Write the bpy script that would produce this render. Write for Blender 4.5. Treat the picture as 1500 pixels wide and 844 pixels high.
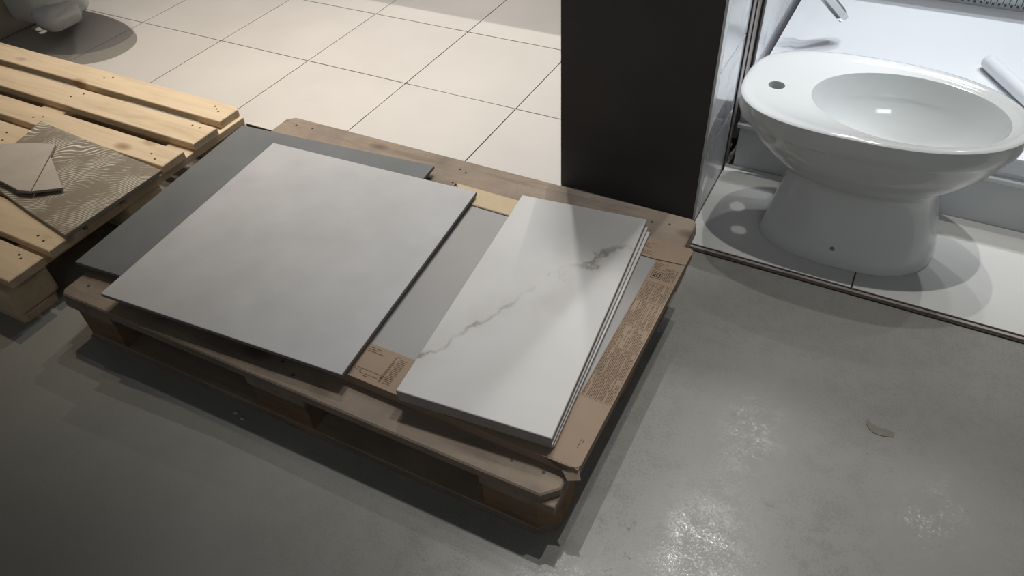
import bpy, bmesh, math, random
from mathutils import Vector, Matrix
random.seed(7)
for o in list(bpy.data.objects): bpy.data.objects.remove(o, do_unlink=True)
C = bpy.context.scene.collection
S = bpy.context.scene

# ------------------------------------------------------------------ camera
YAW, PITCH, ROLL = 0.527367, 0.764445, -0.063438
FPX = 1091.5
cy, sy, cp, sp = math.cos(YAW), math.sin(YAW), math.cos(PITCH), math.sin(PITCH)
f = Vector((-sy*cp, cy*cp, -sp)); r0 = Vector((cy, sy, 0)); u0 = r0.cross(f)
r = math.cos(ROLL)*r0 + math.sin(ROLL)*u0; u = -math.sin(ROLL)*r0 + math.cos(ROLL)*u0
cd = bpy.data.cameras.new('camera'); cam = bpy.data.objects.new('camera', cd); C.objects.link(cam)
m = Matrix.Identity(4)
for i in range(3): m[i][0], m[i][1], m[i][2] = r[i], u[i], -f[i]
m.translation = Vector((1.479705, -0.555848, 1.243967))
cam.matrix_world = m
cd.sensor_fit = 'HORIZONTAL'; cd.sensor_width = 36; cd.lens = FPX/1500*36; cd.clip_start = 0.02
S.camera = cam

# ------------------------------------------------------------------ light
S.view_settings.view_transform = 'Standard'; S.view_settings.look = 'None'
S.view_settings.gamma = 1; S.view_settings.use_curve_mapping = False
S.view_settings.exposure = 0.0
w = bpy.data.worlds.new('shop_ambience'); S.world = w; w.use_nodes = True
bg = w.node_tree.nodes['Background']; bg.inputs[0].default_value = (0.95, 0.98, 1.0, 1); bg.inputs[1].default_value = 0.08

def spot(name, loc, aim, watts, col, size=70, blend=0.6, rad=0.022):
    l = bpy.data.lights.new(name, 'SPOT'); l.energy = watts; l.color = col
    l.spot_size = math.radians(size); l.spot_blend = blend; l.shadow_soft_size = rad
    o = bpy.data.objects.new(name, l); C.objects.link(o); o.location = loc
    o.rotation_euler = (Vector(aim)-Vector(loc)).to_track_quat('-Z', 'Y').to_euler()
    return o
WARM, NEUT, COOL = (1.0, 0.95, 0.89), (1.0, 0.985, 0.96), (0.90, 0.95, 1.0)
LAMPS = [
    # name, location, aim, watts, colour, cone, blend
    ('track_spot', (0.70, 1.15, 3.5), (1.00, 0.80, 0.0), 150, NEUT, 46, 1.0),
    ('track_spot', (1.55, 1.10, 3.5), (2.00, 0.25, 0.0), 170, NEUT, 56, 1.0),
    ('track_spot', (1.28, 1.95, 3.5), (1.40, 1.00, 0.1), 95, NEUT, 46, 0.9),
    ('track_spot', (1.36, 3.05, 3.5), (1.60, 2.00, 0.2), 130, COOL, 32, 0.9),
    ('track_spot', (1.98, 3.03, 3.5), (1.85, 1.95, 0.2), 130, COOL, 32, 0.9),
    ('track_spot', (2.58, 2.88, 3.5), (2.00, 1.90, 0.3), 130, COOL, 34, 0.9),
    ('track_spot', (2.55, 1.70, 3.2), (1.12, 1.25, 0.35), 260, COOL, 19, 0.8),  # wash spot added to brighten the partition's tiled right face
    ('track_spot', (0.15, 2.10, 3.5), (0.40, 1.22, 0.0), 225, NEUT, 45, 0.9),
    ('track_spot', (-1.15, 1.90, 3.5), (-0.70, 1.72, 0.0), 390, WARM, 54, 0.9),
    ('track_spot', (0.10, 3.40, 3.3), (0.00, 1.70, 0.0), 340, WARM, 46, 0.9),
    ('track_spot', (-0.45, 1.40, 3.5), (-0.55, 0.60, 0.0), 145, (1.0, 0.85, 0.62), 44, 1.0),
    # bare lamps further down the aisle ceiling: weak, they only glint on the concrete
    ('ceiling_lamp', (1.30, 2.30, 3.5), (1.42, 0.25, 0.0), 12, NEUT, 120, 1.0, 0.03),
    ('ceiling_lamp', (1.36, 3.05, 3.5), (1.45, 0.39, 0.0), 32, NEUT, 120, 1.0, 0.03),
    ('ceiling_lamp', (2.58, 2.88, 3.5), (1.77, 0.35, 0.0), 16, NEUT, 120, 1.0, 0.03),
    ('ceiling_lamp', (0.52, 1.50, 3.5), (1.23, 0.00, 0.0), 20, NEUT, 120, 1.0, 0.03),
]
for L in LAMPS: spot(*L)
al = bpy.data.lights.new('front_fill_light', 'AREA'); al.energy = 2.6; al.spread = math.radians(70); al.color = (0.93, 0.97, 1.0); al.shape = 'RECTANGLE'; al.size = 1.2; al.size_y = 0.6  # unseen fill, added to lift the front faces of bidet and apron
ao = bpy.data.objects.new('front_fill_light', al); C.objects.link(ao); ao.location = (3.0, -2.8, 3.3)
ao.rotation_euler = (Vector((1.75, 1.2, 0.3))-Vector(ao.location)).to_track_quat('-Z', 'Y').to_euler()

# ------------------------------------------------------------------ materials
def nodes(name):
    mt = bpy.data.materials.new(name); mt.use_nodes = True
    nt = mt.node_tree; return mt, nt, nt.nodes['Principled BSDF']
def N(nt, t, **kw):
    n = nt.nodes.new(t)
    for k, v in kw.items():
        if k in n.inputs: n.inputs[k].default_value = v
        else: setattr(n, k, v)
    return n
def ramp(nt, stops):
    n = nt.nodes.new('ShaderNodeValToRGB'); e = n.color_ramp.elements
    while len(e) < len(stops): e.new(0.5)
    for i, (p, c) in enumerate(stops): e[i].position = p; e[i].color = (*c, 1)
    return n
def coords(nt, scale=(1, 1, 1), kind='Object', rand=False):
    tc = nt.nodes.new('ShaderNodeTexCoord'); mp = nt.nodes.new('ShaderNodeMapping')
    mp.inputs['Scale'].default_value = scale
    nt.links.new(tc.outputs[kind], mp.inputs['Vector'])
    if rand:
        oi = nt.nodes.new('ShaderNodeObjectInfo'); mu = nt.nodes.new('ShaderNodeVectorMath'); mu.operation = 'SCALE'
        cx = nt.nodes.new('ShaderNodeCombineXYZ'); 
        for i in range(3): nt.links.new(oi.outputs['Random'], cx.inputs[i])
        mu.inputs['Scale'].default_value = 37.0
        nt.links.new(cx.outputs[0], mu.inputs[0]); nt.links.new(mu.outputs[0], mp.inputs['Location'])
    return mp
def bump(nt, bs, h, strength, dist=0.002):
    b = nt.nodes.new('ShaderNodeBump'); b.inputs['Strength'].default_value = strength; b.inputs['Distance'].default_value = dist
    nt.links.new(h, b.inputs['Height']); nt.links.new(b.outputs[0], bs.inputs['Normal'])
def plain(name, col, rough=0.5, var=0.1, scale=6, metal=0.0, bmp=0.0, rand=False, spec=0.5, coat=0.0):
    mt, nt, bs = nodes(name)
    mp = coords(nt, rand=rand); n = N(nt, 'ShaderNodeTexNoise', Scale=scale, Detail=6.0, Roughness=0.6)
    nt.links.new(mp.outputs[0], n.inputs['Vector'])
    lo = tuple(c*(1-var) for c in col); hi = tuple(min(1, c*(1+var)) for c in col)
    rp = ramp(nt, [(0.3, lo), (0.7, hi)]); nt.links.new(n.outputs[0], rp.inputs[0])
    nt.links.new(rp.outputs[0], bs.inputs['Base Color'])
    bs.inputs['Roughness'].default_value = rough; bs.inputs['Metallic'].default_value = metal
    bs.inputs['Specular IOR Level'].default_value = spec; bs.inputs['Coat Weight'].default_value = coat
    bs.inputs['Coat Roughness'].default_value = 0.05
    if bmp: 
        n2 = N(nt, 'ShaderNodeTexNoise', Scale=scale*12, Detail=4.0); nt.links.new(mp.outputs[0], n2.inputs['Vector'])
        bump(nt, bs, n2.outputs[0], bmp)
    return mt
def wood(name, base, dark, knot, rough=0.65, dirt=0.0, dirtcol=(0.1, 0.09, 0.08)):
    mt, nt, bs = nodes(name)
    mp = coords(nt, (1.6, 14, 14), rand=True)
    n = N(nt, 'ShaderNodeTexNoise', Scale=2.2, Detail=5.0, Roughness=0.55, Distortion=0.8); nt.links.new(mp.outputs[0], n.inputs['Vector'])
    rp = ramp(nt, [(0.25, dark), (0.5, base), (0.8, tuple(min(1, c*1.12) for c in base))]); nt.links.new(n.outputs[0], rp.inputs[0])
    # knots: sparse voronoi cells stretched along the grain
    mk = coords(nt, (4.5, 9, 9), rand=True)
    v = N(nt, 'ShaderNodeTexVoronoi', Scale=1.0); nt.links.new(mk.outputs[0], v.inputs['Vector'])
    kr = ramp(nt, [(0.0, (1, 1, 1)), (0.10, (0.7, 0.7, 0.7)), (0.20, (0, 0, 0))]); nt.links.new(v.outputs['Distance'], kr.inputs[0])
    mx = N(nt, 'ShaderNodeMixRGB'); nt.links.new(kr.outputs[0], mx.inputs[0]); nt.links.new(rp.outputs[0], mx.inputs[1]); mx.inputs[2].default_value = (*knot, 1)
    out = mx
    mp2 = coords(nt, (1, 1, 1), rand=True)
    n2 = N(nt, 'ShaderNodeTexNoise', Scale=9.0, Detail=6.0, Roughness=0.65); nt.links.new(mp2.outputs[0], n2.inputs['Vector'])
    if dirt:
        dr = ramp(nt, [(0.42, (0, 0, 0)), (0.68, (dirt, dirt, dirt))]); nt.links.new(n2.outputs[0], dr.inputs[0])
        m2 = N(nt, 'ShaderNodeMixRGB'); nt.links.new(dr.outputs[0], m2.inputs[0]); nt.links.new(mx.outputs[0], m2.inputs[1]); m2.inputs[2].default_value = (*dirtcol, 1); out = m2
    nt.links.new(out.outputs[0], bs.inputs['Base Color']); bs.inputs['Roughness'].default_value = rough
    bs.inputs['Specular IOR Level'].default_value = 0.25
    bump(nt, bs, n.outputs[0], 0.35, 0.003)
    return mt
def concrete():
    mt, nt, bs = nodes('polished_concrete')
    mp = coords(nt)
    n1 = N(nt, 'ShaderNodeTexNoise', Scale=2.3, Detail=7.0, Roughness=0.62, Distortion=0.3); nt.links.new(mp.outputs[0], n1.inputs['Vector'])
    r1 = ramp(nt, [(0.3, (0.184, 0.180, 0.163)), (0.52, (0.203, 0.199, 0.181)), (0.75, (0.222, 0.218, 0.199))]); nt.links.new(n1.outputs[0], r1.inputs[0])
    n2 = N(nt, 'ShaderNodeTexNoise', Scale=46.0, Detail=5.0, Roughness=0.7); nt.links.new(mp.outputs[0], n2.inputs['Vector'])
    r2 = ramp(nt, [(0.26, (0.55, 0.54, 0.5)), (0.36, (1, 1, 1))]); nt.links.new(n2.outputs[0], r2.inputs[0])
    mx = N(nt, 'ShaderNodeMixRGB', blend_type='MULTIPLY'); mx.inputs[0].default_value = 0.7
    nt.links.new(r1.outputs[0], mx.inputs[1]); nt.links.new(r2.outputs[0], mx.inputs[2]); nt.links.new(mx.outputs[0], bs.inputs['Base Color'])
    n3 = N(nt, 'ShaderNodeTexNoise', Scale=200.0, Detail=3.0, Roughness=0.75); nt.links.new(mp.outputs[0], n3.inputs['Vector'])
    n5 = N(nt, 'ShaderNodeTexNoise', Scale=22.0, Detail=6.0, Roughness=0.75); nt.links.new(mp.outputs[0], n5.inputs['Vector'])
    ad = N(nt, 'ShaderNodeMath', operation='ADD'); nt.links.new(n3.outputs[0], ad.inputs[0]); nt.links.new(n5.outputs[0], ad.inputs[1])
    hf = N(nt, 'ShaderNodeMath', operation='MULTIPLY'); hf.inputs[1].default_value = 0.5; nt.links.new(ad.outputs[0], hf.inputs[0])
    r3 = ramp(nt, [(0.46, (0.36, 0.36, 0.36)), (0.62, (0.11, 0.11, 0.11))]); nt.links.new(hf.outputs[0], r3.inputs[0])
    nt.links.new(r3.outputs[0], bs.inputs['Roughness']); bs.inputs['Specular IOR Level'].default_value = 0.28
    n4 = N(nt, 'ShaderNodeTexNoise', Scale=420.0, Detail=2.0, Roughness=0.6); nt.links.new(mp.outputs[0], n4.inputs['Vector'])
    bump(nt, bs, n4.outputs[0], 0.05, 0.002)
    return mt
def veined(name, base, vein, scale=2.2, rough=0.25, width=0.02, amount=0.8, warm=(0.7, 0.62, 0.5), rot=0.0, rand=False, where=None):
    mt, nt, bs = nodes(name)
    mp = coords(nt, rand=rand); mp.inputs['Rotation'].default_value = (0, 0, rot)
    n = N(nt, 'ShaderNodeTexNoise', Scale=scale, Detail=7.0, Roughness=0.6, Distortion=0.6); nt.links.new(mp.outputs[0], n.inputs['Vector'])
    rp = ramp(nt, [(0.5-width*2.2, (0, 0, 0)), (0.5, (amount,)*3), (0.5+width, (0, 0, 0))]); nt.links.new(n.outputs[0], rp.inputs[0])
    n2 = N(nt, 'ShaderNodeTexNoise', Scale=scale*1.7, Detail=3.0); nt.links.new(mp.outputs[0], n2.inputs['Vector'])
    r2 = ramp(nt, [(0.45, (0, 0, 0)), (0.62, (1, 1, 1))]); nt.links.new(n2.outputs[0], r2.inputs[0])
    mu = N(nt, 'ShaderNodeMixRGB', blend_type='MULTIPLY'); mu.inputs[0].default_value = 1; nt.links.new(rp.outputs[0], mu.inputs[1]); nt.links.new(r2.outputs[0], mu.inputs[2])
    n3 = N(nt, 'ShaderNodeTexNoise', Scale=scale*0.8, Detail=3.0); nt.links.new(mp.outputs[0], n3.inputs['Vector'])
    r3 = ramp(nt, [(0.4, base), (0.75, tuple(0.86*b+0.14*w_*b for b, w_ in zip(base, warm)))]); nt.links.new(n3.outputs[0], r3.inputs[0])
    mx = N(nt, 'ShaderNodeMixRGB'); nt.links.new(mu.outputs[0], mx.inputs[0]); nt.links.new(r3.outputs[0], mx.inputs[1]); mx.inputs[2].default_value = (*vein, 1)
    nt.links.new(mx.outputs[0], bs.inputs['Base Color']); bs.inputs['Roughness'].default_value = rough
    return mt
def one_vein(name, base, vein, ang, off, rough=0.3):
    mt, nt, bs = nodes(name)
    tc = nt.nodes.new('ShaderNodeTexCoord'); rot = N(nt, 'ShaderNodeVectorRotate', rotation_type='Z_AXIS'); rot.inputs['Angle'].default_value = -ang
    nt.links.new(tc.outputs['Object'], rot.inputs['Vector'])
    sep = nt.nodes.new('ShaderNodeSeparateXYZ'); nt.links.new(rot.outputs[0], sep.inputs[0])
    n = N(nt, 'ShaderNodeTexNoise', Scale=5.5, Detail=7.0, Roughness=0.62); nt.links.new(rot.outputs[0], n.inputs['Vector'])
    def math_(op, a, b):
        q = N(nt, 'ShaderNodeMath', operation=op)
        for i, v in enumerate((a, b)):
            if isinstance(v, (int, float)): q.inputs[i].default_value = v
            else: nt.links.new(v, q.inputs[i])
        return q.outputs[0]
    wob = math_('MULTIPLY', math_('SUBTRACT', n.outputs[0], 0.5), 0.20)
    v = math_('ABSOLUTE', math_('ADD', math_('SUBTRACT', sep.outputs[1], off), wob), 0)
    fine = ramp(nt, [(0.0, (1, 1, 1)), (0.0035, (0.55,)*3), (0.008, (0, 0, 0))]); nt.links.new(v, fine.inputs[0])
    soft = ramp(nt, [(0.0, (0.42,)*3), (0.07, (0, 0, 0))]); nt.links.new(v, soft.inputs[0])
    n2 = N(nt, 'ShaderNodeTexNoise', Scale=9.0, Detail=3.0); nt.links.new(rot.outputs[0], n2.inputs['Vector'])
    gate = ramp(nt, [(0.40, (0.05,)*3), (0.60, (1, 1, 1))]); nt.links.new(n2.outputs[0], gate.inputs[0])
    mul = N(nt, 'ShaderNodeMixRGB', blend_type='MULTIPLY'); mul.inputs[0].default_value = 1; nt.links.new(fine.outputs[0], mul.inputs[1]); nt.links.new(gate.outputs[0], mul.inputs[2])
    mul2 = N(nt, 'ShaderNodeMixRGB', blend_type='MULTIPLY'); mul2.inputs[0].default_value = 1; nt.links.new(soft.outputs[0], mul2.inputs[1]); nt.links.new(gate.outputs[0], mul2.inputs[2])
    n3 = N(nt, 'ShaderNodeTexNoise', Scale=4.0, Detail=4.0, Distortion=0.5); nt.links.new(tc.outputs['Object'], n3.inputs['Vector'])
    b0 = ramp(nt, [(0.4, base), (0.72, (base[0]*.90, base[1]*.90, base[2]*.88))]); nt.links.new(n3.outputs[0], b0.inputs[0])
    m1 = N(nt, 'ShaderNodeMixRGB'); nt.links.new(mul2.outputs[0], m1.inputs[0]); nt.links.new(b0.outputs[0], m1.inputs[1]); m1.inputs[2].default_value = (base[0]*.66, base[1]*.63, base[2]*.60, 1)
    m2 = N(nt, 'ShaderNodeMixRGB'); nt.links.new(mul.outputs[0], m2.inputs[0]); nt.links.new(m1.outputs[0], m2.inputs[1]); m2.inputs[2].default_value = (*vein, 1)
    nt.links.new(m2.outputs[0], bs.inputs['Base Color']); bs.inputs['Roughness'].default_value = rough
    return mt
def trowelled():
    mt, nt, bs = nodes('trowelled_mortar_back')
    mp = coords(nt)
    n0 = N(nt, 'ShaderNodeTexWave', Scale=34.0, Distortion=46.0, Detail=1.0)
    n0.inputs['Detail Scale'].default_value = 0.22; n0.inputs['Detail Roughness'].default_value = 0.4
    mp.inputs['Rotation'].default_value = (0, 0, 0.9); nt.links.new(mp.outputs[0], n0.inputs['Vector'])
    rp = ramp(nt, [(0.0, (0, 0, 0)), (0.68, (0, 0, 0)), (0.92, (1, 1, 1)), (1.0, (1, 1, 1))]); nt.links.new(n0.outputs['Fac'], rp.inputs[0])
    n1 = N(nt, 'ShaderNodeTexNoise', Scale=9.0, Detail=4.0, Roughness=0.6); nt.links.new(mp.outputs[0], n1.inputs['Vector'])
    r1 = ramp(nt, [(0.43, (0.0,)*3), (0.56, (1, 1, 1))]); nt.links.new(n1.outputs[0], r1.inputs[0])
    mu = N(nt, 'ShaderNodeMixRGB', blend_type='MULTIPLY'); mu.inputs[0].default_value = 1; nt.links.new(rp.outputs[0], mu.inputs[1]); nt.links.new(r1.outputs[0], mu.inputs[2])
    mx = N(nt, 'ShaderNodeMixRGB'); nt.links.new(mu.outputs[0], mx.inputs[0]); mx.inputs[1].default_value = (0.20, 0.165, 0.12, 1); mx.inputs[2].default_value = (0.62, 0.58, 0.50, 1)
    nt.links.new(mx.outputs[0], bs.inputs['Base Color']); bs.inputs['Roughness'].default_value = 0.8
    bump(nt, bs, mu.outputs[0], 0.5, 0.002)
    return mt
VEIN_A, VEIN_O = 1.117, 0.008   # direction and offset of the diagonal vein on the tile
M = dict(
    concrete=concrete(),
    floor_tile=plain('cream_floor_tile', (0.43, 0.404, 0.376), 0.42, 0.05, 3, rand=True, spec=0.4),
    floor_tile_grey=plain('pale_floor_tile', (0.52, 0.515, 0.49), 0.42, 0.05, 4, rand=True, spec=0.4),
    joint=plain('dark_joint', (0.045, 0.038, 0.032), 0.9),
    old_wood=wood('weathered_pallet_wood', (0.235, 0.185, 0.14), (0.15, 0.115, 0.085), (0.07, 0.05, 0.035), 0.7, 0.55, (0.12, 0.10, 0.085)),
    block_wood=wood('pressed_block_wood', (0.20, 0.13, 0.075), (0.12, 0.08, 0.045), (0.08, 0.05, 0.03), 0.8, 0.4),
    pine=wood('fresh_pine', (0.56, 0.44, 0.30), (0.46, 0.35, 0.225), (0.22, 0.12, 0.055), 0.6),
    nail=plain('nail_iron', (0.05, 0.042, 0.036), 0.6, metal=0.4),
    slab=plain('grey_cement_porcelain', (0.385, 0.38, 0.378), 0.5, 0.07, 9, bmp=0.03),
    slab_edge=plain('grey_porcelain_body', (0.17, 0.165, 0.16), 0.7, 0.15, 20),
    dark_tile=plain('slate_grey_porcelain', (0.115, 0.121, 0.122), 0.5, 0.12, 6, bmp=0.03),
    box_tile=plain('pale_grey_porcelain', (0.28, 0.272, 0.262), 0.42, 0.06, 4),
    marble=one_vein('white_marble_porcelain', (0.50, 0.49, 0.478), (0.20, 0.185, 0.17), VEIN_A, VEIN_O, 0.5),
    marble_body=plain('pale_porcelain_body', (0.31, 0.275, 0.25), 0.7, 0.08, 20),
    card=plain('brown_cardboard', (0.285, 0.215, 0.157), 0.85, 0.06, 12, bmp=0.05, spec=0.15),
    card_pale=plain('yellowed_cardboard', (0.46, 0.37, 0.245), 0.85, 0.06, 12, spec=0.15),
    ink=plain('brown_print', (0.10, 0.066, 0.04), 0.85, spec=0.1),
    ink_black=plain('black_print', (0.03, 0.025, 0.02), 0.85, spec=0.1),
    panel=plain('dark_brown_panel', (0.066, 0.060, 0.058), 0.6, 0.1, 4, spec=0.3),
    trim_white=plain('aluminium_edge', (0.62, 0.63, 0.62), 0.3, 0.04, metal=0.3),
    wall_tile=veined('glossy_veined_wall_tile', (0.62, 0.63, 0.65), (0.33, 0.31, 0.33), 5.0, 0.12, 0.03, 0.55, rand=True),
    trim_brown=veined('brown_streaked_profile', (0.30, 0.255, 0.235), (0.09, 0.07, 0.062), 9.0, 0.35, 0.05, 0.8),
    trim_dark=plain('dark_seal', (0.035, 0.026, 0.022), 0.5),
    ceramic=plain('white_glazed_ceramic', (0.68, 0.70, 0.695), 0.08, 0.01, 2, coat=0.5),
    acrylic=plain('white_acrylic', (0.79, 0.815, 0.85), 0.16, 0.01, 2),
    apron=plain('grey_white_apron', (0.60, 0.615, 0.625), 0.5, 0.03, 3),
    ledge=plain('white_ledge', (0.72, 0.73, 0.74), 0.4, 0.04, 8),
    chrome=plain('chrome', (0.60, 0.62, 0.63), 0.14, 0.02, metal=1.0),
    groove=plain('groove_grey', (0.13, 0.14, 0.155), 0.6),
    white_wall=plain('white_wall_panel', (0.82, 0.84, 0.86), 0.35, 0.02),
    left_wall=plain('beige_wall_tile', (0.46, 0.40, 0.33), 0.4, 0.05, 4, rand=True),
    mortar=trowelled(),
    shard=plain('pale_taupe_tile_back', (0.42, 0.37, 0.32), 0.7, 0.10, 9),
    shard_edge=plain('taupe_tile_body', (0.29, 0.25, 0.215), 0.8, 0.1),
    tape=plain('brown_tape_scrap', (0.125, 0.115, 0.085), 0.6, 0.15, 30),
    crumb=plain('pale_wood_chip', (0.42, 0.35, 0.26), 0.8, 0.15, 30),
    cabinet=plain('white_lacquer_cabinet', (0.7, 0.68, 0.64), 0.4, 0.02),
)

# ------------------------------------------------------------------ helpers
def obj(name, bm, mats, parent=None, smooth=False):
    me = bpy.data.meshes.new(name)
    bmesh.ops.recalc_face_normals(bm, faces=bm.faces)
    bm.to_mesh(me); bm.free()
    for mt in (mats if isinstance(mats, (list, tuple)) else [mats]): me.materials.append(mt)
    if smooth:
        for p in me.polygons: p.use_smooth = True
    o = bpy.data.objects.new(name, me); C.objects.link(o)
    if parent: o.parent = parent
    return o
def tag(o, label, cat, group=None):
    o['label'] = label; o['category'] = cat
    if group: o['group'] = group
    return o
def thing(name, label, cat, loc=(0, 0, 0), rz=0, group=None):
    o = bpy.data.objects.new(name, None); C.objects.link(o); o.location = loc; o.rotation_euler = (0, 0, rz)
    o.empty_display_size = 0.05
    return tag(o, label, cat, group)
def struct(o): o['kind'] = 'structure'; return o
def add_box(bm, lo, hi, mat=0, bev=0.0):
    g = bmesh.ops.create_cube(bm, size=1)['verts']
    for v in g: v.co = Vector([(lo[i]+hi[i])/2 + v.co[i]*(hi[i]-lo[i]) for i in range(3)])
    fs = {f_ for v in g for f_ in v.link_faces}
    for f_ in fs: f_.material_index = mat
    if bev:
        es = list({e for v in g for e in v.link_edges})
        r_ = bmesh.ops.bevel(bm, geom=es, offset=bev, segments=2, profile=0.5, affect='EDGES')
        for f_ in r_['faces']: f_.material_index = mat
def box(name, lo, hi, mat, parent=None, bev=0.0):
    """box mesh centred on its own origin"""
    c = [(lo[i]+hi[i])/2 for i in range(3)]; h = [(hi[i]-lo[i])/2 for i in range(3)]
    bm = bmesh.new(); add_box(bm, [-x for x in h], h, 0, bev)
    o = obj(name, bm, mat, parent); o.location = c
    return o
def prism(pts, z0, z1, bm=None, bev=0.0, side=None):
    """upright prism on a polygon; top face material 0, the rest material `side`"""
    bm = bm or bmesh.new(); n = len(pts)
    zt = z1 if isinstance(z1, (list, tuple)) else [z1]*n; zb = z0 if isinstance(z0, (list, tuple)) else [z0]*n
    b = [bm.verts.new((p[0], p[1], zb[i])) for i, p in enumerate(pts)]; t = [bm.verts.new((p[0], p[1], zt[i])) for i, p in enumerate(pts)]
    s = 0 if side is None else side
    ft = bm.faces.new(t); ft.material_index = 0
    fb = bm.faces.new(b[::-1]); fb.material_index = s
    for i in range(n):
        q = bm.faces.new((b[i], b[(i+1) % n], t[(i+1) % n], t[i])); q.material_index = s
    if bev:
        rr = bmesh.ops.bevel(bm, geom=list(ft.edges), offset=bev, segments=1, affect='EDGES')
    return bm
def tube(bm, pts, rad, seg=12, cap=True):
    pts = [Vector(p) for p in pts]; rings = []
    for i, p in enumerate(pts):
        d = (pts[min(i+1, len(pts)-1)]-pts[max(i-1, 0)]).normalized()
        a = d.orthogonal().normalized(); b = d.cross(a)
        rr = rad[i] if isinstance(rad, (list, tuple)) else rad
        rings.append([bm.verts.new(p+rr*(math.cos(2*math.pi*k/seg)*a+math.sin(2*math.pi*k/seg)*b)) for k in range(seg)])
    for A, B in zip(rings, rings[1:]):
        for k in range(seg): bm.faces.new((A[k], A[(k+1) % seg], B[(k+1) % seg], B[k]))
    if cap: bm.faces.new(rings[0][::-1]); bm.faces.new(rings[-1])
def quad(p, w, d, a):
    c, s = math.cos(a), math.sin(a)
    return [(p[0]+x*c-y*s, p[1]+x*s+y*c) for x, y in ((0, 0), (w, 0), (w, d), (0, d))]

# ------------------------------------------------------------------ setting
bm = bmesh.new(); add_box(bm, (-4, -4, -0.1), (5, 6, 0)); struct(obj('floor', bm, M['concrete']))
# left bay: cream tiles on a thin raised bed
bay = struct(box('floor', (-1.66, 0.868, 0.0005), (1.137, 2.98, 0.0095), M['joint']))
s_, ox, oy = 0.4215, -0.8036, 1.2889
tm = None
def cell(parent, x0, y0, x1, y1, mat):
    c = ((x0+x1)/2, (y0+y1)/2, 0.0095)
    bmx = bmesh.new(); add_box(bmx, (x0-c[0], y0-c[1], -0.0085+0.0085), (x1-c[0], y1-c[1], 0.0025), 0, 0.0006)
    o = obj('floor_tile', bmx, mat, parent); o.location = Vector(c)-parent.location; o.location.z = 0.0095-parent.location.z+random.uniform(-.0002, .0002)
    return o
for i in range(-2, 5):
    for j in range(-1, 4):
        g = 0.0016
        x0, x1 = ox+i*s_+g, ox+(i+1)*s_-g; y0, y1 = oy+j*s_+g, oy+(j+1)*s_-g
        x1 = min(x1, 1.135)
        cell(bay, x0, y0, x1, y1, M['floor_tile'])
bay2 = struct(box('floor', (1.1375, 0.888, 0.0005), (2.6, 1.262, 0.0095), M['joint']))
for x0, x1 in ((1.1475, 1.5462), (1.5496, 1.968), (1.9714, 2.39)):
    cell(bay2, x0, 0.890, x1, 1.2615, M['floor_tile_grey'])
struct(box('trim_1', (1.1475, 0.880, 0.0), (2.6, 0.8872, 0.0085), M['trim_brown']))
struct(box('trim_2', (1.1475, 0.8755, 0.0), (2.6, 0.8795, 0.004), M['joint']))

# left wall: upright tiles
wl = struct(box('wall_left', (-1.75, 0.86, 0.0), (-1.662, 4.0, 2.6), M['joint']))
for j in range(0, 5):
    for k in range(2):
        y0 = 0.868+j*0.6; c = Vector((-1.6545, y0+0.2985, 0.02+k*0.6+0.2985))
        o = box('wall_tile', (-1.6620, y0, 0.013+k*0.6), (-1.6455, y0+0.597, 0.013+k*0.6+0.597), M['left_wall'], wl, 0.001)
        o.location = Vector(o.location)-wl.location

# partition between the bays: core, tiled right face, profiles
wm = struct(box('wall_middle', (0.785, 1.006, 0.0), (1.130, 3.0, 2.6), M['joint']))
def on_wall(name, lo, hi, mat, bev=0.0):
    o = box(name, lo, hi, mat, wm, bev); o.location = Vector(o.location)-wm.location; return o
for k in range(12):
    z0 = 0.0025+k*0.2055
    on_wall('wall_tile', (1.1305, 1.0062, z0), (1.1455, 1.2250, z0+0.2015), M['wall_tile'], 0.001)
    if k > 0 or True:
        on_wall('wall_tile', (1.1305, 1.365, z0+0.03), (1.1455, 1.760, z0+0.2315), M['wall_tile'], 0.001)
        on_wall('wall_tile', (1.1305, 1.763, z0+0.03), (1.1455, 2.128, z0+0.2315), M['wall_tile'], 0.001)
struct(box('trim_3', (1.1300, 1.2255, 0.010), (1.1490, 1.2345, 2.6), M['trim_dark']))
struct(box('trim_4', (1.1300, 1.2350, 0.010), (1.1465, 1.2800, 2.6), M['trim_brown']))
struct(box('trim_5', (1.1300, 1.2803, 0.202), (1.1490, 1.2860, 2.6), M['trim_dark']))
struct(box('trim_6', (1.1300, 1.2863, 0.202), (1.1465, 1.3480, 2.6), M['trim_brown']))
struct(box('trim_7', (1.1300, 1.3483, 0.202), (1.1520, 1.3560, 2.6), M['trim_dark']))
struct(box('trim_8', (1.1300, 1.3563, 0.202), (1.1560, 1.3640, 2.6), M['trim_white']))
struct(box('trim_9', (1.1390, 0.9790, 0.0005), (1.1455, 1.0058, 2.6), M['trim_white'], bev=0.001))
pn = box('display_panel', (0.764, 0.978, 0.0005+0.0120), (1.1385, 1.0055, 2.6), M['panel'], bev=0.0012)
tag(pn, 'tall dark brown display panel closing the end of the partition behind the pallet', 'panel')

# back wall of the shower bay with a row of slits and dots
wb = struct(box('wall_back', (1.130, 2.133, 0.0), (3.2, 2.20, 0.42), M['white_wall']))
bm = bmesh.new(); bm2 = bmesh.new()
x = 1.20
while x < 2.35:
    add_box(bm, (x-0.0011, 2.1305, 0.214), (x+0.0011, 2.1335, 0.40))
    add_box(bm2, (x+0.0085-0.0032, 2.1305, 0.2085), (x+0.0085+0.0032, 2.1335, 0.2150))
    x += 0.017
for n_, b_ in (('slit', bm), ('drain_hole', bm2)):
    o = obj(n_, b_, M['groove'], wb); o.location = -Vector(wb.location); o['kind'] = 'stuff'

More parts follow.
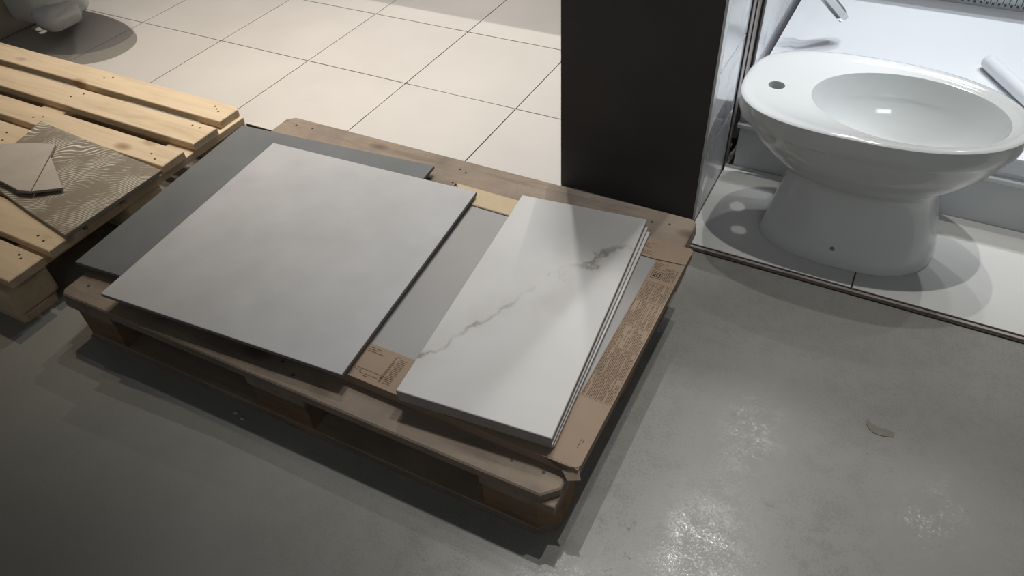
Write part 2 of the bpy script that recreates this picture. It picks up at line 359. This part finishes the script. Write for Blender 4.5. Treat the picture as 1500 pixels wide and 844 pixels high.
# ------------------------------------------------------------------ pallets
def board(name, x0, x1, y0, y1, z0, z1, mat, parent, cham=(0, 0, 0, 0), bev=0.003):
    """plank with its own origin and cut corners (SW, SE, NE, NW)"""
    cx, cyy = (x0+x1)/2, (y0+y1)/2; hx, hy = (x1-x0)/2, (y1-y0)/2
    P = []
    for (sx, sy_, c, first) in ((-1, -1, cham[0], 1), (1, -1, cham[1], 0), (1, 1, cham[2], 1), (-1, 1, cham[3], 0)):
        if c:
            a = (sx*hx, sy_*(hy-c)); b = (sx*(hx-c), sy_*hy)
            P += [a, b] if first else [b, a]
        else: P.append((sx*hx, sy_*hy))
    bm = prism(P, z0-z0, z1-z0, bev=bev)
    o = obj(name, bm, mat, parent); o.location = (cx, cyy, z0); return o
def nail(parent, x, y, z, mesh=[None]):
    if mesh[0] is None:
        bm = bmesh.new(); bmesh.ops.create_cone(bm, cap_ends=True, segments=8, radius1=0.0035, radius2=0.0030, depth=0.0016)
        o = obj('nail', bm, M['nail'], parent); mesh[0] = o.data
    else:
        o = bpy.data.objects.new('nail', mesh[0]); C.objects.link(o); o.parent = parent
    o.location = (x, y, z+0.0002); return o
TH = 0.014788
P1 = thing('pallet', 'worn brown wooden pallet on the concrete, loaded with grey and marble tiles and a carton', 'pallet', (0, 0, 0.0002), TH)
ys = ((0, .145), (.186, .286), (.3275, .4725), (.514, .614), (.655, .8))
for i, (a, b) in enumerate(ys):
    c = (0.012, 0.026, 0, 0) if i == 0 else ((0, 0, 0.012, 0.022) if i == 4 else (0, 0, 0, 0))
    o = board('top_board', 0, 1.2, a, b, 0.122, 0.144, M['old_wood'], P1, c)
    for xx in (0.05, 0.095, 0.59, 0.62, 1.11, 1.155):
        for t in ((0.28, 0.74) if b-a > .12 else (0.5,)):
            nail(o, xx-0.6+random.uniform(-.012, .012), a+(b-a)*t-(a+b)/2+random.uniform(-.012, .012), 0.022)
for xa in (0, .5275, 1.055):
    o = board('stringer_board', 0, .8, 0, .145, 0.100, 0.1219, M['old_wood'], P1, bev=0.002)
    o.rotation_euler = (0, 0, math.pi/2); o.location = (xa+.0725, .4, 0.100)
    for ya, yb in ((0, .1), (.3275, .4725), (.7, .8)):
        cc = [0, 0, 0, 0]
        if ya == 0 and xa == 0: cc[0] = 0.022
        if ya == 0 and xa > 1: cc[1] = 0.030
        if ya > .6 and xa == 0: cc[3] = 0.022
        if ya > .6 and xa > 1: cc[2] = 0.022
        board('block', xa+.004, xa+.141, ya+.004, yb-.002, 0.0221, 0.0999, M['block_wood'], P1, cc, 0.003)
for ya, yb, cc in ((.002, .1, (.022, .030, 0, 0)), (.35, .45, (0, 0, 0, 0)), (.7, .798, (0, 0, .022, .022))):
    board('bottom_board', .004, 1.196, ya, yb, 0.0, 0.0220, M['old_wood'], P1, cc, 0.002)

P2 = thing('pallet', 'pale new pine pallet at the left edge carrying a trowelled tile', 'pallet', (-1.345, -0.027, 0.0002), 0)
rows = ((0.0, .092, 1.207, .016), (.112, .208, 1.200, .012), (.224, .324, 1.192, .012), (.340, .458, 1.193, .012), (.482, .560, 1.181, .012), (.598, .690, 1.178, .012), (.718, .804, 1.162, .012))
for i, (a, b, L, ch) in enumerate(rows):
    o = board('top_board', 0.0+random.uniform(0, .012), L, a, b, 0.122+random.uniform(-.0008, 0), 0.144+random.uniform(-.0005, .0005)-(0.0), M['pine'], P2, (0, 0, ch if i == 6 else 0, 0), 0.002)
    cx = o.location.x; w_ = b-a
    for xx in (0.07, 0.10, 0.62, 0.645, L-0.075, L-0.045) + ((L-.06,) if i in (0, 6) else ()):
        nail(o, xx-cx, random.uniform(-.3, .3)*w_, 0.0222)
for xa in (0.0, .54, 1.075):
    o = board('stringer_board', -.39, .39, -.05, .05, 0.100, 0.1205, M['pine'], P2, bev=0.002)
    o.rotation_euler = (0, 0, math.pi/2); o.location = (xa+.05, .402, 0.100)
    for ya, yb in ((-.012, .10), (.345, .46), (.70, .80)):
        bm = bmesh.new(); add_box(bm, (-.05, -(yb-ya)/2, 0), (.05, (yb-ya)/2, 0.0775), 0, 0.008)
        o = obj('block', bm, M['pine'], P2); o.location = (xa+.05, (ya+yb)/2, 0.0222)
for ya, yb in ((-.010, .09), (.352, .452), (.702, .8)):
    board('bottom_board', 0.0, 1.175, ya, yb, 0.0, 0.0220, M['pine'], P2, (0, .01, .01, 0), 0.002)

# ------------------------------------------------------------------ tiles and carton on the worn pallet
ZB = 0.1452
def tile(name, pts, z0, z1, mats, label, cat='tile', group=None, bev=0.0008):
    cx = sum(p[0] for p in pts)/len(pts); cyy = sum(p[1] for p in pts)/len(pts)
    bm = prism([(p[0]-cx, p[1]-cyy) for p in pts], 0, z1-z0, bev=bev, side=1)
    o = obj(name, bm, mats); o.location = (cx, cyy, z0)
    return tag(o, label, cat, group)
dk = [M['dark_tile'], M['dark_tile']]
tile('grey_tile', quad((.055, .13), .45, .5, .06), ZB, ZB+.0082, dk, 'grey tile lying on the pallet boards, lowest under the dark slate tile')
tile('grey_tile', quad((.045, .125), .46, .5, .075), ZB+.0084, ZB+.0164, dk, 'grey tile under the dark slate tile, second from the pallet boards')
tile('slate_tile', quad((-.016, .070), .600, .604, .085), 0.1628, 0.1716, dk, 'large dark slate grey tile jutting out left from under the pale grey slabs')
sl = [M['slab'], M['slab_edge']]
tile('grey_slab', quad((.149, .020), .588, .594, .073), 0.1722, 0.1808, sl, 'grey square tile second from top, just under the pale grey slab')
tile('grey_slab', [(.147, .013), (.748, .056), (.697, .650), (.098, .617)], 0.1811, 0.1900, sl, 'large pale grey cement-look square tile on top of its stack on the pallet')

# carton: wrap-around frame with an open middle
ca = thing('carton', 'flat brown printed cardboard tile carton with an open middle on the pallet', 'carton', (0, 0, ZB), 0)
X0, X1, Y0, Y1, H = .617, 1.217, .073, .681, .0272
wx0, wx1, wy0, wy1 = .690, 1.156, .156, .618
def cpart(name, bm, mat):
    return obj(name, bm, mat, ca)
bm = bmesh.new(); add_box(bm, (X0, Y0, 0), (X1, Y1, 0.002)); cpart('bottom', bm, M['card'])
bm = bmesh.new(); add_box(bm, (X0, Y0, .002), (X1, Y0+.002, H-.002), 0); cpart('front_wall', bm, M['card'])
bm = bmesh.new(); add_box(bm, (X0, Y1-.002, .002), (X1, Y1, H-.002)); cpart('back_wall', bm, M['card'])
bm = bmesh.new(); add_box(bm, (X0, Y0+.002, .002), (X0+.002, Y1-.002, H-.002)); cpart('side_wall', bm, M['card'])
bm = bmesh.new(); add_box(bm, (X1-.002, Y0+.002, .002), (X1, Y1-.002, H-.002)); cpart('side_wall', bm, M['card'])
def flap(pts, z0, z1, mat, name='flap'):
    bm = prism(pts, z0, z1, bev=0.0006); return cpart(name, bm, mat)
fr = flap([(X0-.0005, Y0-.0008), (1.060, Y0-.002), (1.205, Y0-.001), (1.2165, Y0+.006), (1.156, .079), (1.156, wy0+.002), (wx0, wy0)], H-.002, H-.0004, M['card'])
rt = flap([(1.1565, .0745), (1.2125, .0735), (1.2185, .0815), (1.2185, .6245), (wx1, wy1-.001)], H-.002, H, M['card'])
bk = flap([(wx0, wy1+.0015), (wx1, wy1+.0015), (1.2185, .6265), (1.2190, .676), (1.213, Y1+.001), (X0, Y1+.001)], H-.002, H+.0002, M['card'])
yl = flap([(wx0-.02, wy1+.004), (.905, wy1+.004), (.905, Y1-.001), (X0+.005, Y1-.001)], H+.0003, H+.0009, M['card_pale'], 'label_strip')
lf = flap([(X0, Y0+.084), (wx0-.001, wy0+.002), (wx0-.001, wy1), (X0, Y1-.062)], H-.002, H-.0002, M['card'])
# torn corner piece hanging off the front right corner
bm = bmesh.new()
A = [(1.150, .0735, H-.003), (1.2165, .078, H-.004), (1.226, .066, .010), (1.205, .058, .006), (1.190, .068, .014)]
vs = [bm.verts.new(a) for a in A]; bm.faces.new(vs)
bmesh.ops.solidify(bm, geom=bm.faces[:], thickness=0.0018); cpart('torn_corner', bm, M['card'])
# printing: rows of small marks, two densities
def dashes(bm, x0, y0, x1, y1, dirn, pitch, h, fill=0.72, word=(0.006, 0.02)):
    """lines of text as short bars; dirn 'x': lines run along x"""
    a0, a1, b0, b1 = (x0, x1, y0, y1) if dirn == 'x' else (y0, y1, x0, x1)
    b = b0
    while b+h < b1:
        a = a0; end = a1-random.choice((0, 0, 0, .2, .45))*(a1-a0)
        while a < end:
            L = min(random.uniform(*word), end-a)
            if random.random() < fill and L > 0.001:
                k = a
                while k < a+L-0.0006:
                    q = min(random.uniform(.0012, .0026), a+L-k); hh = h*random.uniform(.65, 1)
                    rect = (k, b, k+q, b+hh)
                    c = [(rect[0], rect[1]), (rect[2], rect[1]), (rect[2], rect[3]), (rect[0], rect[3])]
                    if dirn != 'x': c = [(p[1], p[0]) for p in c]
                    bm.faces.new([bm.verts.new((p[0], p[1], 0)) for p in c])
                    k += q+random.uniform(.0004, .0009)
            a += L+random.uniform(.0015, .003)
        b += pitch
def frame(bm, x0, y0, x1, y1, t):
    for r_ in ((x0, y0, x1, y0+t), (x0, y1-t, x1, y1), (x0, y0+t, x0+t, y1-t), (x1-t, y0+t, x1, y1-t)):
        bm.faces.new([bm.verts.new((px, py, 0)) for px, py in ((r_[0], r_[1]), (r_[2], r_[1]), (r_[2], r_[3]), (r_[0], r_[3]))])
def print_part(bm, z, parent, mat, name='printing'):
    o = obj(name, bm, mat, parent); o.location.z = z; o['kind'] = 'stuff'; return o
bm = bmesh.new()
yy = .220
for blk in (.062, .070, .066, .074, .060):
    dashes(bm, 1.1585, yy, 1.1865, yy+blk-.005, 'y', .0029, .0018, .9, (.012, .04))
    dashes(bm, 1.1885, yy, 1.2155, yy+blk-.005, 'y', .0029, .0018, .9, (.012, .04))
    frame(bm, 1.1585, yy-.003, 1.2155, yy+blk-.004, .0006)
    yy += blk
dashes(bm, 1.188, .560, 1.213, .600, 'y', .0036, .0020)
dashes(bm, 1.160, .590, 1.188, .612, 'x', .0036, .0020)
dashes(bm, 1.198, .110, 1.208, .150, 'y', .004, .002)
print_part(bm, H+.0002, rt, M['ink'])
bm = bmesh.new()   # pictogram in a square: cross and an arrow-like bracket
qx, qy, q = 1.1625, .561, .022
frame(bm, qx, qy, qx+q, qy+q, .0009)
def stroke(bm, p, q_, t):
    p = Vector((*p, 0)); q_ = Vector((*q_, 0)); n_ = (q_-p).normalized().cross(Vector((0, 0, 1)))*t/2
    bm.faces.new([bm.verts.new(v) for v in (p+n_, p-n_, q_-n_, q_+n_)])
for a, b in (((.003, .004), (.010, .012)), ((.003, .012), (.010, .004)), ((.012, .005), (.012, .017)), ((.012, .017), (.018, .017)), ((.018, .017), (.018, .011)), ((.014, .010), (.019, .010)), ((.015, .004), (.019, .008)), ((.004, .017), (.009, .017))):
    stroke(bm, (qx+a[0], qy+a[1]), (qx+b[0], qy+b[1]), .0018)
print_part(bm, H+.0002, rt, M['ink_black'], 'pictogram')
bm = bmesh.new()
dashes(bm, .745, .138, .815, .152, 'x', .0046, .0024); dashes(bm, .745, .0770, .830, .100, 'x', .0046, .0022, .6)
dashes(bm, .806, .082, .812, .146, 'y', .0030, .0022, .95, (.03, .05))
for k in range(16): stroke(bm, (.815, .084+k*.004), (.832, .084+k*.004), .0012)
print_part(bm, H-.0001, fr, M['ink'])
bm = bmesh.new()
dashes(bm, 1.085, .628, 1.145, .672, 'x', .0040, .0022)
print_part(bm, H+.0004, bk, M['ink'])
tile('grey_tile', [(.622, .078), (1.212, .078), (1.212, .676), (.622, .676)], ZB+.0023, ZB+.0120, [M['box_tile'], M['slab_edge']], 'pale grey tile inside the carton, below the one in its opening')
tile('grey_tile', [(.6225, .0785), (1.2115, .0785), (1.2115, .6755), (.6225, .6755)], ZB+.0123, ZB+.0248, [M['box_tile'], M['slab_edge']], 'pale grey tile showing in the open middle of the cardboard carton')

# marble tiles
ZC = ZB+H+.0009
mb = [M['marble'], M['marble_body']]
tile('marble_tile', quad((.874, .069), .292, .597, .082), ZC, ZC+.0086, mb, 'oblong marble-look tile lowest in the white stack on the carton')
tile('marble_tile', [(.8730, .0582), (1.1645, .0858), (1.1095, .6905), (.8165, .6580)], ZC+.0089, ZC+.0180, mb, 'oblong marble-look tile second from the bottom of the white stack')
tile('marble_tile', [(.8718, .0576), (1.1632, .0852), (1.1042, .6915), (.8152, .6585)], ZC+.0181, ZC+.0277, mb, 'oblong marble-look tile right under the top one of the white stack')
tile('marble_tile', [(.872, .057), (1.164, .085), (1.105, .692), (.815, .659)], ZC+.0278, ZC+.0376, mb, 'white oblong marble tile with a grey diagonal vein, topmost of its stack', bev=0.0012)

# trowelled tile and shards on the pine pallet
ZP = 0.1450
tile('trowelled_tile', [(-.144, .136), (-.136, .432), (-.668, .466), (-.640, .395), (-.622, .330), (-.640, .215), (-.45, .186), (-.319, .163)][::-1], ZP, ZP+.010, [M['mortar'], M['shard_edge']], 'brown tile lying back up with swirled white mortar ridges on the pine pallet')
def shard(pts, zt, th, label):
    cx = sum(p[0] for p in pts)/len(pts); cyy = sum(p[1] for p in pts)/len(pts)
    P = [(p[0]-cx, p[1]-cyy) for p in pts]
    bm = prism(P, [z-th for z in zt], zt, bev=0.0006, side=1)
    o = obj('tile_shard', bm, [M['shard'], M['shard_edge']]); o.location = (cx, cyy, 0)
    return tag(o, label, 'tile shard', None)
zb_ = ZP+.0105
shard([(-.640, .215), (-.475, .205), (-.447, .203), (-.385, .1965), (-.352, .207), (-.458, .342), (-.500, .392), (-.560, .372), (-.640, .330)], [zb_+.016, zb_+.018, zb_+.018, zb_+.018, zb_+.0175, zb_+.011, zb_+.008, zb_+.008, zb_+.010], .0075, 'large broken pale taupe tile piece lying tilted on the trowelled tile')
shard([(-.3500, .2085), (-.292, .255), (-.4560, .3435)], [zb_+.0172, zb_+.0140, zb_+.0106], .007, 'small triangular taupe tile shard beside the large broken piece')

# ------------------------------------------------------------------ sanitary ware
def loft(rings, n=72, cap_bottom=True):
    """rings: (z, cx, cy, hx_left, hx_right, hy, power_left, power_right)"""
    bm = bmesh.new(); R_ = []
    for (z, cx, cyy, hl, hr, hy, pl, pr) in rings:
        rr = []
        for k in range(n):
            t = 2*math.pi*k/n; c, s = math.cos(t), math.sin(t)
            p_ = pr if c >= 0 else pl; h = hr if c >= 0 else hl
            x = cx+h*math.copysign(abs(c)**(2/p_), c); y = cyy+hy*math.copysign(abs(s)**(2/(p_ if abs(c) > 1e-6 else 2)), s)
            rr.append(bm.verts.new((x, y, z)))
        R_.append(rr)
    for A, B in zip(R_, R_[1:]):
        for k in range(n): bm.faces.new((A[k], A[(k+1) % n], B[(k+1) % n], B[k]))
    bm.faces.new(R_[0][::-1]); bm.faces.new(R_[-1])
    return bm
def bidet_mesh(name, rings, cuts, parent):
    o = obj(name, loft(rings), M['ceramic'], parent, smooth=True)
    for cb in cuts:
        c = obj('cutter', cb, M['ceramic']); md = o.modifiers.new('cut', 'BOOLEAN'); md.operation = 'DIFFERENCE'; md.solver = 'EXACT'; md.object = c
        c.parent = parent
        bpy.context.view_layer.update()
        me = bpy.data.meshes.new_from_object(o.evaluated_get(bpy.context.evaluated_depsgraph_get()))
        o.modifiers.clear(); old = o.data; o.data = me
        bpy.data.objects.remove(c, do_unlink=True)
    for p_ in o.data.polygons: p_.use_smooth = True
    o.data.set_sharp_from_angle(angle=math.radians(38))
    return o
def cyl_bm(p, q, rad, seg=32):
    bm = bmesh.new(); tube(bm, [p, q], rad, seg); bmesh.ops.recalc_face_normals(bm, faces=bm.faces); return bm
def rim_rings(cx, cyy, top):
    # outer skirt already ends at `top`; lip, deck and basin follow
    return [
        (top-.004, cx, cyy, .296, .296, .190, 2.9, 2.1),
        (top-.001, cx, cyy, .293, .293, .187, 2.9, 2.1),
        (top, cx, cyy, .287, .288, .182, 2.8, 2.1),
        (top, cx+.004, cyy, .272, .276, .171, 2.7, 2.1),
        (top-.005, cx+.006, cyy, .260, .268, .163, 2.6, 2.1),
        (top-.006, cx+.048, cyy-.006, .205, .214, .152, 2.05, 2.1),
        (top-.008, cx+.052, cyy-.006, .196, .206, .146, 2.0, 2.05),
        (top-.020, cx+.052, cyy-.006, .192, .202, .142, 2.0, 2.0),
        (top-.060, cx+.052, cyy-.006, .182, .188, .136, 2.0, 2.0),
        (top-.100, cx+.050, cyy-.010, .160, .160, .116, 2.0, 2.0),
        (top-.130, cx+.045, cyy-.008, .120, .120, .085, 2.0, 2.0),
        (top-.148, cx+.040, cyy-.006, .070, .070, .050, 2.0, 2.0),
        (top-.155, cx+.038, cyy-.005, .020, .020, .015, 2.0, 2.0),
    ]
def ring2(z, x0, x1, hy, cyy, pl=2.3, pr=2.2):
    c = (x0+x1)/2; return (z, c, cyy, (x1-x0)/2, (x1-x0)/2, hy, pl, pr)
bd = thing('bidet', 'white glazed floor-standing bidet on pale floor tiles before the shower tray', 'bidet', (1.49, 1.105, 0.0122), 0)
L0 = Vector(bd.location)
cy_ = 1.104; zt = 0.375
outer = [ring2(.0125, 1.288, 1.700, .157, cy_-.004, 2.8, 2.5), ring2(.020, 1.287, 1.702, .158, cy_-.004, 2.8, 2.5), ring2(.050, 1.293, 1.697, .152, cy_-.004, 2.7, 2.4),
         ring2(.100, 1.304, 1.683, .140, cy_-.002, 2.6, 2.3), ring2(.150, 1.313, 1.670, .131, cy_, 2.5, 2.2), ring2(.185, 1.316, 1.664, .128, cy_, 2.5, 2.2),
         ring2(.203, 1.314, 1.666, .130, cy_, 2.4, 2.2), ring2(.208, 1.306, 1.674, .134, cy_, 2.4, 2.15), ring2(.222, 1.284, 1.694, .146, cy_, 2.4, 2.1), ring2(.245, 1.254, 1.719, .1595, cy_, 2.4, 2.1), ring2(.275, 1.225, 1.744, .1725, cy_, 2.45, 2.1),
         ring2(.300, 1.207, 1.759, .1805, cy_, 2.5, 2.1), ring2(.320, 1.196, 1.768, .1850, cy_, 2.5, 2.1), ring2(.3235, 1.193, 1.771, .1862, cy_, 2.5, 2.1), ring2(.3265, 1.189, 1.774, .1885, cy_, 2.8, 2.1), ring2(.345, 1.184, 1.778, .190, cy_, 2.9, 2.1)]
cuts = []
cav = bmesh.new()
# hollow under the tap deck, open to the back, with a sloping inner face like the pedestal
prof = [(1.12, -.05), (1.285, -.05), (1.345, .23), (1.318, .345), (1.232, .345), (1.222, .285), (1.12, .26)]
vs0 = [cav.verts.new((x_, cy_-.092, z_)) for x_, z_ in prof]; vs1 = [cav.verts.new((x_, cy_+.092, z_)) for x_, z_ in prof]
cav.faces.new(vs0); cav.faces.new(vs1[::-1])
for i in range(len(prof)): j = (i+1) % len(prof); cav.faces.new((vs0[i], vs1[i], vs1[j], vs0[j]))
bmesh.ops.recalc_face_normals(cav, faces=cav.faces)
cuts += [cav, cyl_bm((1.2600, 1.083, .28), (1.2600, 1.083, .45), .0185), cyl_bm((1.482, .90, .058), (1.482, 1.02, .058), .0055, 16)]
rings = outer+rim_rings(1.481, cy_, zt)
body = bidet_mesh('body', rings, cuts, None)
body.data.transform(Matrix.Translation(-L0)); body.parent = bd

wbd = thing('bidet', 'white wall-hung bidet at the top left corner fixed to the beige wall', 'bidet', (-1.645, 1.15, 0.06), 0)
L1 = Vector(wbd.location); c2 = 1.150
def ring3(z, x1, hy, cyy=c2, p_=2.3):
    return (z, -1.50, cyy, .1449, x1+1.50, hy, 14.0, p_)
o2 = [ring3(.064, -1.425, .085, c2-.02, 3), ring3(.068, -1.405, .098, c2-.02, 3), ring3(.085, -1.390, .110, c2-.015, 3), ring3(.14, -1.385, .118, c2-.01, 2.8), ring3(.19, -1.35, .135), ring3(.24, -1.26, .155), ring3(.29, -1.17, .175), ring3(.33, -1.11, .185), ring3(.37, -1.088, .187), ring3(.375, -1.092, .183),
      (.375, -1.37, c2, .24, .262, .170, 2.4, 2.1), (.371, -1.325, c2, .205, .210, .155, 2.1, 2.1), (.34, -1.325, c2, .19, .20, .145, 2, 2), (.28, -1.325, c2, .165, .165, .12, 2, 2), (.24, -1.33, c2, .10, .10, .07, 2, 2), (.23, -1.33, c2, .03, .03, .02, 2, 2)]
cv = bmesh.new(); add_box(cv, (-1.615, c2-.085, -.1), (-1.50, c2+.06, .345)); bmesh.ops.recalc_face_normals(cv, faces=cv.faces)
b2 = bidet_mesh('body', o2, [cv, cyl_bm((-1.54, c2+.015, .3), (-1.54, c2+.015, .45), .020)], None)
b2.data.transform(Matrix.Translation(-L1)); b2.parent = wbd
# rounded trap cover below the bowl
bm = bmesh.new(); add_box(bm, (-.07, -.075, -.048), (.06, .075, .05), 0, .035)
o = obj('trap_cover', bm, M['ceramic'], wbd, smooth=True); o.location = (.225, -.065, 0.036)

# ------------------------------------------------------------------ shower tray, tap, tube
st = thing('shower_tray', 'low white shower tray on a grey apron behind the floor-standing bidet', 'shower tray', (1.75, 1.7, 0.0), 0)
LT = Vector(st.location)
def tpart(name, bm, mat, smooth=False):
    bm.transform(Matrix.Translation(-LT)); return obj(name, bm, mat, st, smooth)
bm = bmesh.new(); add_box(bm, (1.166, 1.2635, 0.0005), (2.38, 2.128, 0.1300)); tpart('apron', bm, M['apron'])
bm = bmesh.new(); add_box(bm, (1.1565, 1.2625, 0.1302), (2.38, 2.128, 0.1420), 0, 0.002); tpart('ledge', bm, M['ledge'])
bm = bmesh.new()
def rrect(x0, y0, x1, y1, rad, z, k=6):
    out = []
    for (cx, cyy, a0) in ((x1-rad, y0+rad, -math.pi/2), (x1-rad, y1-rad, 0), (x0+rad, y1-rad, math.pi/2), (x0+rad, y0+rad, math.pi)):
        for i in range(k+1):
            a = a0+math.pi/2*i/k; out.append((cx+rad*math.cos(a), cyy+rad*math.sin(a), z))
    return out
TX0, TX1, TY0, TY1 = 1.158, 2.36, 1.282, 2.126
levels = [(0, .1425, .004), (0, .152, .006), (-.012, .158, .006), (-.012, .193, .008), (-.010, .199, .008), (0.0, .2015, .012), (.030, .2015, .02), (.040, .199, .025), (.055, .190, .035), (.075, .188, .05)]
prev = None
for off, z, rad in levels:
    pts = rrect(TX0+max(0, off), TY0+off, TX1-max(0, off), TY1-max(0, off), rad, z)
    ring = [bm.verts.new(p) for p in pts]
    if prev: 
        for k in range(len(ring)): bm.faces.new((prev[k], prev[(k+1) % len(ring)], ring[(k+1) % len(ring)], ring[k]))
    else: bm.faces.new(ring[::-1])
    prev = ring
bm.faces.new(prev)
o = tpart('tray', bm, M['acrylic'], True); o.data.set_sharp_from_angle(angle=math.radians(45))

tp = thing('tap', 'chrome angular tap spout sticking out from the tiled partition above the shower tray', 'tap', (1.147, 1.70, 0.46), 0)
LP = Vector(tp.location)
def hexbar(pts, w_, h_, name, mat):
    bm = bmesh.new(); rings_ = []
    for p, sc in pts:
        p = Vector(p); rings_.append((p, sc))
    d = (rings_[-1][0]-rings_[0][0]).normalized(); sde = Vector((0, 0, 1)).cross(d).normalized(); up_ = d.cross(sde)
    rr = []
    for p, sc in rings_:
        rr.append([bm.verts.new(p-LP+sde*a*w_*sc+up_*b*h_*sc) for a, b in ((-.5, -.25), (-.3, -.5), (.3, -.5), (.5, -.25), (.5, .3), (0, .5), (-.5, .3))])
    for A_, B_ in zip(rr, rr[1:]):
        for k in range(7): bm.faces.new((A_[k], A_[(k+1) % 7], B_[(k+1) % 7], B_[k]))
    bm.faces.new(rr[0][::-1]); bm.faces.new(rr[-1])
    return obj(name, bm, mat, tp)
hexbar([((1.190, 1.675, .405), 1), ((1.300, 1.755, .272), 1), ((1.312, 1.764, .258), .75)], .048, .034, 'spout', M['chrome'])
bm = bmesh.new(); tube(bm, [Vector((1.147, 1.66, .43))-LP, Vector((1.20, 1.668, .415))-LP], [.026, .020], 20); obj('wall_flange', bm, M['chrome'], tp, True)
bm = bmesh.new(); tube(bm, [Vector((1.303, 1.757, .266))-LP, Vector((1.311, 1.7625, .250))-LP], [.011, .010], 16); obj('aerator', bm, M['groove'], tp, True)

bm = bmesh.new()
A_, B_ = Vector((1.705, 1.745, .2085)), Vector((1.915, 1.398, .2085)); mid = (A_+B_)/2
prof = [(0, .003), (.003, .011), (.010, .017), (.022, .0195), (.05, .020), (.36, .020), (.385, .018), (.40, .011), (.405, .003)]
d = (B_-A_).normalized(); tube(bm, [A_-mid+d*t for t, _ in prof], [q_ for _, q_ in prof], 28)
o = obj('rounded_tube', bm, M['acrylic'], None, True); o.location = mid
tag(o, 'white round-ended tube lying in the shower tray at the right edge', 'tube')

# ------------------------------------------------------------------ unseen cabinet, added beyond the frame to shade the left bay floor
vn = thing('shade_cabinet', 'unseen white cabinet added behind the view to shade the cream tiled floor', 'cabinet', (0.25, 2.45, 0.0122), 0)
bm = bmesh.new(); add_box(bm, (-.62, -.22, .0), (.50, .22, .80), 0, .003); obj('body', bm, M['cabinet'], vn)
bm = bmesh.new(); add_box(bm, (-.64, -.24, .8005), (.52, .22, .83), 0, .004); obj('worktop', bm, M['ceramic'], vn)

# ------------------------------------------------------------------ small litter on the concrete
bm = bmesh.new(); mid = Vector((1.668, .515, 0))
cl = [(1.641, .524, .008), (1.650, .512, .010), (1.664, .507, .012), (1.680, .509, .011), (1.694, .512, .007)]
top = []; bot = []
for x_, y_, w_ in cl:
    top.append((x_-mid.x+w_*.2, y_-mid.y+w_)); bot.append((x_-mid.x, y_-mid.y-w_*.6))
bm = prism(bot+top[::-1], 0.0, 0.0012)
o = obj('tape_scrap', bm, M['tape']); o.location = (mid.x, mid.y, .0002); tag(o, 'curved brown scrap of tape lying on the concrete in front of the bidet', 'scrap')
def chip(x_, y_, sx, sy_, rz, label):
    bm = bmesh.new(); bmesh.ops.create_icosphere(bm, subdivisions=1, radius=1)
    for v in bm.verts: v.co = Vector((v.co.x*sx*random.uniform(.8, 1.2), v.co.y*sy_*random.uniform(.8, 1.2), max(-.2, v.co.z)*.004+.0008))
    o = obj('wood_chip', bm, M['crumb']); o.location = (x_, y_, .0003); o.rotation_euler.z = rz
    tag(o, label, 'wood chip')
chip(.478, -.016, .006, .004, .4, 'pale crumb on the concrete in front of the worn pallet, the left one of two')
chip(.500, -.021, .007, .003, .2, 'pale crumb on the concrete in front of the worn pallet, the right one of two')
